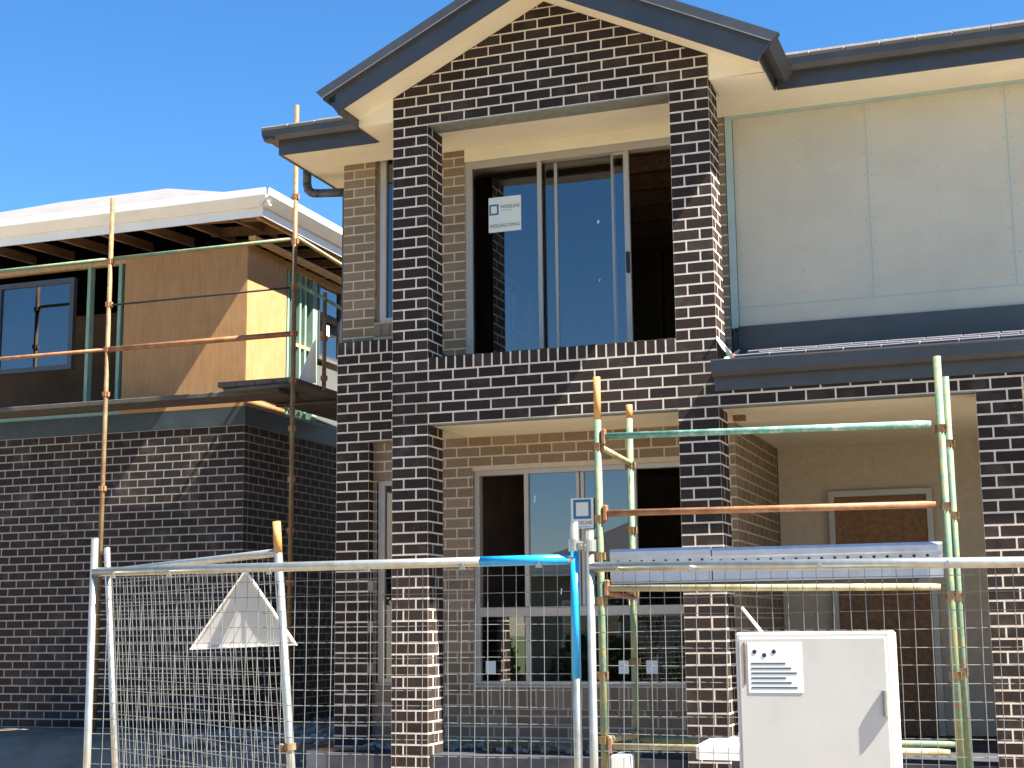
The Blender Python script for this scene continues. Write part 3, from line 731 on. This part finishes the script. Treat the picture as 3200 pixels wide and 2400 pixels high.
# scaffold round the neighbour
SB = thing('scaffold', (-2.1, 2.02, -.03), 'tall rusty scaffold with dark plank deck wrapped round the timber framed house', 'scaffold')
def std(p0, p1, mat, par, r=.027):
    return MB().tube(p0, p1, r, 14).make('standard', mat, par, smooth=True)
def vpress(x, y, z, par, mat, s=1.0):
    mb = MB(); s *= .72
    for dx, dy in ((1, 0), (-1, 0), (0, 1), (0, -1)):
        a = Vector((x+dx*.055*s, y+dy*.055*s, z)); h = .027
        px, py = -dy, dx
        mb.add([(a.x+px*.026*s-dx*.03, a.y+py*.026*s-dy*.03, z-h), (a.x+px*.026*s, a.y+py*.026*s, z-h), (a.x-px*.026*s, a.y-py*.026*s, z-h), (a.x-px*.026*s-dx*.03, a.y-py*.026*s-dy*.03, z-h),
                (a.x+px*.026*s-dx*.03, a.y+py*.026*s-dy*.03, z+h), (a.x+px*.030*s, a.y+py*.030*s, z+h), (a.x-px*.030*s, a.y-py*.030*s, z+h), (a.x-px*.026*s-dx*.03, a.y-py*.026*s-dy*.03, z+h)],
               [(0, 3, 2, 1), (4, 5, 6, 7), (0, 1, 5, 4), (1, 2, 6, 5), (2, 3, 7, 6), (3, 0, 4, 7)])
    return mb.make('coupling', mat, par)
s1 = std((-2.1, 2.02, 0), (-2.1, 2.02, zz(1.015)), M['pole_tan'], SB)
for z in (-.05, -.56, -1.07, -1.60, -2.12, -2.65, -3.2, -3.75, -4.3, -4.85, -5.4): vpress(-2.1, 2.02, zz(z), s1, M['pole_rust'])
s2 = std((-2.1, 2.755, zz(-2.12)), (-2.1, 2.755, zz(-.985)), M['pole_tan'], SB, .024)
for z in (-1.52, -1.98): vpress(-2.1, 2.755, zz(z), s2, M['pole_rust'], .9)
for (x, y) in ((-4.5, 2.02), (-6.9, 2.02), (-2.1, 5.2)):
    s = std((x, y, 0), (x, y, zz(.2)), M['pole_tan'], SB)
    for z in (-.56, -1.07, -1.60, -2.12, -3.2, -4.3): vpress(x, y, zz(z), s, M['pole_rust'])
def led(p0, p1, mat, par, r=.021, name='ledger'): return MB().tube(p0, p1, r, 12).make(name, mat, par, smooth=True)
led((-2.1, 2.06, zz(-.50)), (-2.1, 5.16, zz(-.66)), M['pole_cream'], SB)
led((-2.1, 2.06, zz(-1.02)), (-2.1, 5.16, zz(-1.19)), M['pole_teal'], SB)
led((-2.14, 2.02, zz(-.53)), (-4.46, 2.02, zz(-.53)), M['pole_green'], SB); led((-4.54, 2.02, zz(-.53)), (-6.86, 2.02, zz(-.53)), M['pole_green'], SB)
led((-2.14, 2.02, zz(-1.60)), (-4.46, 2.02, zz(-1.60)), M['pole_rust'], SB, .03); led((-4.54, 2.02, zz(-1.6)), (-6.86, 2.02, zz(-1.6)), M['pole_rust'], SB)
led((-2.14, 2.02, zz(-1.08)), (-4.46, 2.02, zz(-1.08)), M['black'], SB, .012)
led((-2.12, 2.03, zz(-2.16)), (-3.0, 2.10, zz(-2.16)), M['plank'], SB, .024, 'transom')
led((-2.12, 3.3, zz(-2.16)), (-3.0, 3.3, zz(-2.16)), M['plank'], SB, .024, 'transom'); led((-2.12, 5.2, zz(-2.16)), (-3.0, 5.2, zz(-2.16)), M['plank'], SB, .024, 'transom')
for i in range(4): MB().cbox(-2.36-i*.235, -2.13-i*.235, 2.06, 5.3, zz(-2.13), zz(-2.07), .006).make('plank', M['plank'], SB)
for i in range(3): MB().cbox(-7.0, -2.42, 2.06+i*.235, 2.06+i*.235+.23, zz(-2.19), zz(-2.135), .006).make('plank', M['plank'], SB) if i else None
mb = MB(); mb.add([(-2.13, 2.60, zz(-1.55)), (-2.15, 2.66, zz(-2.05)), (-2.28, 2.48, zz(-2.04)), (-2.17, 2.58, zz(-1.62)), (-2.20, 2.56, zz(-2.06))], [(0, 1, 4), (0, 4, 2, 3)])
tag(mb.make('plastic_sheet', M['white']), 'white plastic sheet scrap hanging above the plank deck beside the short guard post', 'plastic sheet')

# ================================================================== SCAFFOLD IN FRONT OF THE PORCH
SC = thing('scaffold_tower', (2.43, -1.7, -.45), 'weathered green and rusty scaffold frame standing in front of the porch window', 'scaffold')
XF, Y1, Y2 = 2.43, -1.7, -.8
f1 = std((XF+.004, Y1, -.45), (XF, Y1, zz(-2.981)), M['pole_green'], SC, .0265)
f2 = std((XF-.006, Y2, -.45), (XF, Y2, zz(-3.063)), M['pole_green'], SC, .0265)
MB().tube((XF, Y1, zz(-3.30)), (XF, Y1, zz(-2.979)), .0269, 14).make('rusty_end', M['pole_orange'], f1, smooth=True)
MB().tube((XF, Y2, zz(-3.17)), (XF, Y2, zz(-3.061)), .0269, 14).make('rusty_end', M['pole_orange'], f2, smooth=True)
for z in (-3.50, -4.03, -4.30, -4.62, -5.15, -5.60): vpress(XF, Y1, zz(z), f1, M['pole_tan'])
for z in (-3.545, -4.06, -4.56, -5.08, -5.62): vpress(XF, Y2, zz(z), f2, M['pole_tan'])
for y in (Y1, Y2):
    s = std((4.86, y, -.45), (4.86, y, zz(-3.0)), M['pole_green'], SC)
    for z in (-3.5, -4.03, -4.62, -5.15): vpress(4.86, y, zz(z), s, M['pole_tan'])
    MB().box(XF-.08, XF+.08, y-.08, y+.08, -.47, -.445).make('base_plate', M['steel'], SC)
led((XF+.055, Y1, zz(-3.425)), (4.80, Y1, zz(-3.462)), M['pole_teal'], SC, .0245)
led((XF+.05, Y1, zz(-3.990)), (4.80, Y1, zz(-4.012)), M['pole_rust'], SC, .0245)
led((XF+.05, Y1, zz(-4.532)), (4.80, Y1, zz(-4.565)), M['pole_cream'], SC, .0245)
led((XF+.045, Y1, zz(-5.643)), (4.80, Y1, zz(-5.643)), M['pole_cream'], SC, .0225)
led((XF+.045, Y2, zz(-5.66)), (4.80, Y2, zz(-5.66)), M['pole_green'], SC, .0225)
for z in (-3.43, -3.99, -4.53, -5.64):                      # wedges that lock the ledgers
    MB().cbox(XF+.03, XF+.062, Y1-.026, Y1+.026, zz(z)-.055, zz(z)+.06, .006).make('wedge', M['pole_rust'], SC)
led((XF+.012, Y1+.04, zz(-3.50)), (XF+.004, Y2-.03, zz(-3.53)), M['pole_cream'], SC, .022, 'transom')
led((XF+.012, Y1+.04, zz(-5.60)), (XF+.004, Y2-.03, zz(-5.62)), M['pole_cream'], SC, .027, 'transom')
led((XF+.012, Y1+.04, zz(-4.56)), (XF+.004, Y2-.03, zz(-4.58)), M['pole_rust'], SC, .022, 'transom')
for x0, x1 in ((XF+.06, 3.235), (3.245, 4.82)):             # perforated toe boards
    mb = MB(); y = Y1+.05; zt, zb = zz(-4.250)-.010*(x0 > 3), zz(-4.50)
    mb.prism([(y, zb), (y+.004, zb), (y+.004, zt-.03), (y+.03, zt-.008), (y+.03, zt), (y-.004, zt), (y-.012, zt-.02), (y-.012, zt-.06), (y, zt-.07)], x0, x1, axis='x')
    tb = mb.make('toe_board', M['toe_metal'], SC)
    x = x0+.06
    while x < x1-.04:
        MB().tube((x, y-.0012, zt-.092), (x, y+.001, zt-.092), .011, 10).make('hole', M['black'], tb); x += .0885
MB().box(XF+.05, 4.83, Y1+.09, Y2-.05, zz(-4.535), zz(-4.495)).make('deck', M['plank'], SC)

# ================================================================== TEMPORARY FENCE
YFN = -6.2
WR = .0016
def fence(name, x0, x1, zr0, zr1, zt0, zt1, label, wires=(.0605, .0672), blue=None, xoff=.0, rot=None, lean=0):
    T = thing(name, ((x0+x1)/2, YFN, -.5), label, 'fence', 'temporary fence panels along the street')
    rail = MB().tube((x0, YFN, zr0), (x1, YFN, zr1), .0205, 16).make('top_rail', M['galv'], T, smooth=True)
    for x, zt in ((x0, zt0), (x1, zt1)): 
        MB().tube((x, YFN, -.48), (x, YFN, zt), .0175, 16).make('post', M['galv'], T, smooth=True)
        MB().tube((x, YFN, zt-.001), (x, YFN, zt+.004), .0178, 16).make('post_cap', M['galv'], T)
    MB().tube((x0, YFN, -.30), (x1, YFN, -.30), .0165, 12).make('bottom_rail', M['galv'], T, smooth=True)
    mb = MB(); x = x0+.045+xoff
    while x < x1-.02:
        j = random.uniform(-.004, .004); p = []
        zt = zr0+(zr1-zr0)*(x-x0)/(x1-x0)-.015
        for q in range(5): p.append((x+j+random.uniform(-.0035, .0035)+.007*(q-2)*-.5, YFN+random.uniform(-.003, .003), zt+(-.3-zt)*q/4))
        mb.path(p, WR, 5); x += wires[0]
    z = zr0-.062
    while z > -.28:
        p = []
        for q in range(7): p.append((x0+(x1-x0)*q/6, YFN+.004, z+random.uniform(-.0035, .0035)))
        mb.path(p, WR, 5); z -= wires[1]
    mb.make('wire_mesh', M['galv_wire'], T, kind='stuff')
    for x in (x0+.12, x0+.42, x0+.93, x0+1.41, x0+1.85, x1-.15):
        MB().prism([(x-.014, zr0-.032), (x+.014, zr0-.032), (x, zr0-.004)], YFN-.024, YFN-.020).make('weld_tab', M['galv'], T)
    return T
FA = fence('mesh_fence', 1.30, 3.640, 1.347, 1.347, 1.50, 1.497, 'mesh fence panel with bright blue paint on its rail and end post', blue=True, xoff=.033)
FBp = fence('mesh_fence', 3.706, 6.05, 1.313, 1.283, 1.46, 1.46, 'mesh fence panel with plain galvanised rail in front of the rusty scaffold', xoff=.02)
MB().tube((3.225, YFN, 1.347), (3.615, YFN, 1.347), .0212, 16).make('blue_paint', M['blue_tape'], FA, smooth=True)
MB().tube((3.640, YFN, 1.395), (3.640, YFN, .865), .0184, 16).make('blue_paint', M['blue_tape'], FA, smooth=True)
mb = MB().tube((3.640, YFN, 1.378), (3.640, YFN, 1.428), .0255, 18).tube((3.706, YFN, 1.376), (3.706, YFN, 1.424), .0265, 18).cbox(3.655, 3.690, YFN-.022, YFN-.006, 1.385, 1.418, .005).tube((3.672, YFN-.034, 1.40), (3.672, YFN+.034, 1.40), .007, 8)
cl_ = mb.make('fence_clamp', M['galv']); tag(cl_, 'metal clamp joining the two fence posts above the blue paint', 'clamp')
# angled panel at the left, leaning
T = thing('mesh_fence', (2.2, -6.02, -.5), 'tilted fence panel turned away from the street at the left end', 'fence', 'temporary fence panels along the street')
P0, P1 = Vector((2.345, -6.05, -.48)), Vector((2.170, -6.05, 1.56)); dv = Vector((-.81, .59, 0))
lp = MB().tube(P0, P1, .0185, 16).make('post', M['galv'], T, smooth=True)
MB().tube(P0+(P1-P0)*.93, P1+Vector((0, 0, .001)), .0188, 16).make('rusty_end', M['pole_orange'], lp, smooth=True)
MB().tube(P0+dv*2.3, P1+dv*2.3, .0185, 16).make('post', M['galv'], T, smooth=True)
def pp(u, z): t = (z+.48)/2.04; return P0+(P1-P0)*t+dv*u
MB().tube(pp(0, 1.42), pp(2.3, 1.42), .0185, 14).make('top_rail', M['galv'], T, smooth=True)
MB().tube(pp(0, -.28), pp(2.3, -.28), .0165, 12).make('bottom_rail', M['galv'], T, smooth=True)
mb = MB(); u = .05
while u < 2.28: mb.path([pp(u, 1.41), pp(u+random.uniform(-.006, .006), .6), pp(u, -.28)], WR, 5); u += .0605
z = 1.35
while z > -.26: mb.path([pp(0, z), pp(1.1, z+random.uniform(-.004, .004)), pp(2.3, z)], WR, 5); z -= .0672
mb.make('wire_mesh', M['galv_wire'], T, kind='stuff')
MB().tube(pp(0, .545), pp(0, .575), .027, 14).cbox(pp(0, .56).x-.05, pp(0, .56).x-.02, -6.07, -6.03, .53, .575, .006).make('collar', M['pole_tan'], T)
# white sheet sign with a folded edge, its corner reaching into the picture
yb = -5.93; tri = [(2.222, 1.003), (1.66, .985), (1.95, 1.352)]
cx_, cz_ = sum(p[0] for p in tri)/3, sum(p[1] for p in tri)/3
SG = MB().prism(tri, yb, yb+.003).make('triangle_sign', M['off_white'])
tag(SG, 'white triangular sheet sign hung point sideways behind the left fence panel', 'sign')
for p, q in zip(tri, tri[1:]+tri[:1]):
    ins = [(a+(cx_-a)*.05, b+(cz_-b)*.05) for a, b in (p, q)]
    MB().prism([p, q, ins[1], ins[0]], yb-.014, yb-.0005).make('folded_edge', M['white'], SG)
# white site box at the right
BX = thing('site_box', (4.55, -6.5, -.5), 'tall white cabinet with a printed notice beside the right fence panel', 'cabinet')
MB().cbox(4.378, 4.93, -6.62, -6.40, -.50, 1.045, .008).make('body', M['off_white'], BX)
MB().cbox(4.392, 4.915, -6.632, -6.6205, -.42, 1.025, .004).make('door', M['off_white'], BX)
for z in (-.2, .75): MB().tube((4.905, -6.637, z), (4.905, -6.637, z+.09), .011, 10).make('hinge', M['steel'], BX)
MB().cbox(4.43, 4.475, -6.645, -6.6325, .36, .47, .004).make('latch', M['black'], BX)
nt_ = MB().box(4.425, 4.62, -6.6335, -6.6322, .83, 1.008).make('notice', M['sticker'], BX)
MB().box(4.409, 4.416, -6.6335, -6.6322, .86, 1.008).make('hazard_strip', M['pole_tan'], BX)
mb = MB()
for i in range(6): mb.box(4.436, 4.60-.02*(i % 3), -6.6342, -6.6336, .845+i*.017, .851+i*.017)
mb.make('printed_lines', M['grey_sheet'], nt_)
mb = MB()
for i in range(3): mb.tube((4.45+i*.035, -6.6345, .975-.012*(i % 2)), (4.45+i*.035, -6.6336, .975-.012*(i % 2)), .008, 8)
mb.make('printed_dots', M['ink_black'], nt_)
MB().path([(4.375, -6.45, 1.135), (4.455, -6.5, 1.044)], .006, 8).make('rod', M['white'], BX)

# ================================================================== LOOSE THINGS ON SITE
mb = MB(); mb.prism([(3.30, -2.50), (3.265, -2.44), (3.215, -1.79), (3.26, -1.75), (4.45, -1.75), (4.45, -2.50)], .226, .308, axis='z')
tag(mb.make('foam_slab', M['white']), 'thick white foam slab lying on a timber trestle before the scaffold', 'slab')
mb = MB(); mb.prism([(3.40, -2.12), (3.48, -1.84), (4.1, -1.82), (4.1, -2.14)], .309, .335, axis='z'); mb.prism([(3.47, -2.06), (3.56, -1.88), (4.0, -1.87), (4.0, -2.08)], .3355, .372, axis='z')
tag(mb.make('folded_sheet', M['white']), 'folded white sheet lying on top of the foam slab', 'sheet')
TR = thing('timber_trestle', (4.0, -2.1, -.5), 'low timber trestle under the white foam slab', 'trestle')
MB().box(3.62, 4.4, -2.16, -2.06, .135, .225).make('beam', M['pine'], TR)
for x in (3.68, 4.3):
    for sgn in (-1, 1):
        mb = MB(); mb.add([(x, -2.11+sgn*.055, .20), (x+.045, -2.11+sgn*.055, .20), (x+.045, -2.11+sgn*.085, .20), (x, -2.11+sgn*.085, .20), (x, -2.11+sgn*.25, -.50), (x+.045, -2.11+sgn*.25, -.50), (x+.045, -2.11+sgn*.28, -.50), (x, -2.11+sgn*.28, -.50)],
               [(0, 1, 2, 3), (7, 6, 5, 4), (0, 4, 5, 1), (1, 5, 6, 2), (2, 6, 7, 3), (3, 7, 4, 0)]); mb.make('leg', M['pine'], TR)
JC = MB().cbox(2.455, 2.585, -1.64, -1.45, -.45, .17, .012).make('white_container', M['white']); tag(JC, 'white plastic container standing at the foot of the front scaffold pole', 'container')
MB().cbox(2.49, 2.53, -1.57, -1.52, .1705, .19, .006).make('lid', M['white'], JC)
for i, (x, y, a, l) in enumerate(((-.55, .25, .3, .5), (-.9, .1, -.5, .35), (1.3, .55, .1, .7), (.75, .7, .8, .3), (-1.3, 1.2, .9, .5))):
    o = MB().cbox(-l/2, l/2, -.045, .045, -.012, .012, .004).make('timber_offcut', M['brown_timber'], origin=(0, 0, 0))
    o.location = (x, y, .016 if x > -.6 and y > 0 else hgt(x, y)+.03); o.rotation_euler = (0, 0, a)
    tag(o, ['short timber offcut lying in front of the left wing', 'timber offcut lying on the dirt left of the front pillar', 'long timber offcut lying on the porch slab under the window', 'small timber offcut lying askew by the porch wall', 'timber offcut lying in the gap between the houses'][i], 'timber offcut', 'timber offcuts on the site')

# ================================================================== ACROSS THE STREET (seen in the glass)
def house(x0, x1, y0, y1, h, rh, label, mat, roofmat, wins):
    T = thing('street_house', ((x0+x1)/2, y1, -.5), label, 'house')
    MB().box(x0, x1, y0, y1, -.5, h).make('wall', mat, T)
    ov = .5; mb = MB(); ins = min((x1-x0), (y1-y0))/2
    cx0, cx1, cy = x0+ins, x1-ins, (y0+y1)/2
    if cx1 <= cx0: cx0 = cx1 = (x0+x1)/2
    mb.add([(x0-ov, y0-ov, h), (x1+ov, y0-ov, h), (x1+ov, y1+ov, h), (x0-ov, y1+ov, h), (cx0, cy, h+rh), (cx1+.02, cy, h+rh)], [(0, 1, 5, 4), (1, 2, 5), (2, 3, 4, 5), (3, 0, 4), (3, 2, 1, 0)])
    mb.make('roof', roofmat, T)
    for (a, b, c, d) in wins:
        f = MB().box(a, b, y1+.001, y1+.05, c, d).make('window', M['white'], T)
        MB().box(a+.08, b-.08, y1+.051, y1+.056, c+.08, d-.08).make('pane', M['film_glass'], f)
    MB().box(x0-.55, x1+.55, y1+.5, y1+.62, h-.12, h+.05).make('gutter', M['white'], T)
house(-22.5, -14.2, -38, -28, 6.1, 2.6, 'two storey rendered house with white framed windows across the street', M['light_wall'], M['dark_tile'], [(-16.7, -15.4, 3.6, 5.2), (-20.2, -18.6, 3.6, 5.2), (-18.5, -16.2, .4, 1.9)])
house(-9.3, -.9, -37, -28, 2.7, 2.5, 'single storey house with a grey hipped roof across the street', M['light_wall'], M['dark_tile'], [(-8.1, -6.3, .5, 1.9), (-4.1, -2.3, .5, 1.9)])
house(4, 14, -38, -28, 2.7, 2.6, 'single storey brick house under a dark roof across the street at right', M['grey_sheet'], M['dark_tile'], [(5.5, 7.5, .5, 1.9)])
def tree(x, y, h, r, label):
    T = thing('street_tree', (x, y, -.5), label, 'tree', 'trees across the street')
    mb = MB(); mb.path([(x, y, -.5), (x+.05, y, h*.35)], .12, 8)
    for i in range(5):
        a = i*1.26; mb.tube((x+.05, y, h*.33), (x+math.cos(a)*r*.6, y+math.sin(a)*r*.6, h*.7), .06, 6, .02)
    mb.make('trunk', M['bark'], T)
    mb = MB()
    for i in range(2600):
        c = random.randrange(14); random_ = random.Random(c*77+int(x*10))
        a, b, q = random_.uniform(0, 6.28), random_.uniform(-.5, 1), random_.uniform(.3, .8)
        cc = Vector((x+math.cos(a)*r*q, y+math.sin(a)*r*q, h*.72+b*h*.22))
        p = cc+Vector((random.gauss(0, .22*r), random.gauss(0, .22*r), random.gauss(0, .15*r)))
        d = Vector((random.gauss(0, 1), random.gauss(0, 1), random.gauss(0, 1))).normalized(); u = d.orthogonal().normalized(); s = random.uniform(.05, .11)
        mb.add([p, p+u*s+d*s, p+d*s*2.4, p-u*s+d*s], [(0, 1, 2, 3)])
    mb.make('crown', M['leaf'], T)
tree(-4.2, -23.4, 2.7, 1.1, 'small leafy street tree on the verge before the grey hipped roof house')
tree(-.6, -23.8, 3.0, 1.3, 'broad leafy street tree on the verge before the gap between houses')
tree(-11.5, -24.6, 2.9, 1.0, 'slim leafy street tree on the verge before the two storey house')

def bush(x, y, w, h, label):
    mb = MB()
    for i in range(1500):
        a, q, t = random.uniform(0, 6.28), math.sqrt(random.random()), random.random()
        p = Vector((x+math.cos(a)*q*w*(1-.3*t), y+math.sin(a)*q*.5, -.5+h*t*(1-.25*q)))
        d = Vector((random.gauss(0, 1), random.gauss(0, 1), random.gauss(0, 1))).normalized(); u = d.orthogonal().normalized(); s = random.uniform(.05, .1)
        mb.add([p, p+u*s+d*s, p+d*s*2.4, p-u*s+d*s], [(0, 1, 2, 3)])
    o = mb.make('shrub', M['leaf']); tag(o, label, 'shrub', 'shrubs across the street')
bush(-6.2, -25.5, 1.6, 1.5, 'wide leafy shrub under the left window of the grey hipped roof house')
bush(-3.0, -25.6, 1.3, 1.9, 'tall leafy shrub before the right window of the grey hipped roof house')
bush(-9.6, -25.2, 1.2, 1.6, 'leafy shrub at the left end of the grey hipped roof house')

# rubble on the site: broken bricks, stones and mortar lumps nobody could count
mb = MB(); rr = random.Random(3)
for i in range(900):
    if i < 520: x, y = rr.uniform(-3.1, -.75), rr.uniform(-.6, 5)
    elif i < 700: x, y = rr.uniform(-.6, 2.9), rr.uniform(.42, .98)
    else: x, y = rr.uniform(-4, 6), rr.uniform(-5.5, -.2)
    onslab = x > -.64 and y > .03
    z = 0 if onslab else hgt(x, y)
    q = rr.uniform(.008, .04)*(.6 if onslab else 1); a = rr.uniform(0, 6.28); ca, sa = math.cos(a), math.sin(a)
    b0 = len(mb.v); mb.cbox(-q*1.4, q*1.4, -q, q, -q*.7, q*.9, q*.3)
    for k in range(b0, len(mb.v)):
        p = mb.v[k]; mb.v[k] = (x+p[0]*ca-p[1]*sa+rr.uniform(-.2, .2)*q, y+p[0]*sa+p[1]*ca, z+q*.5+p[2]+.2*p[0])
mb.make('rubble', M['concrete'], kind='stuff')
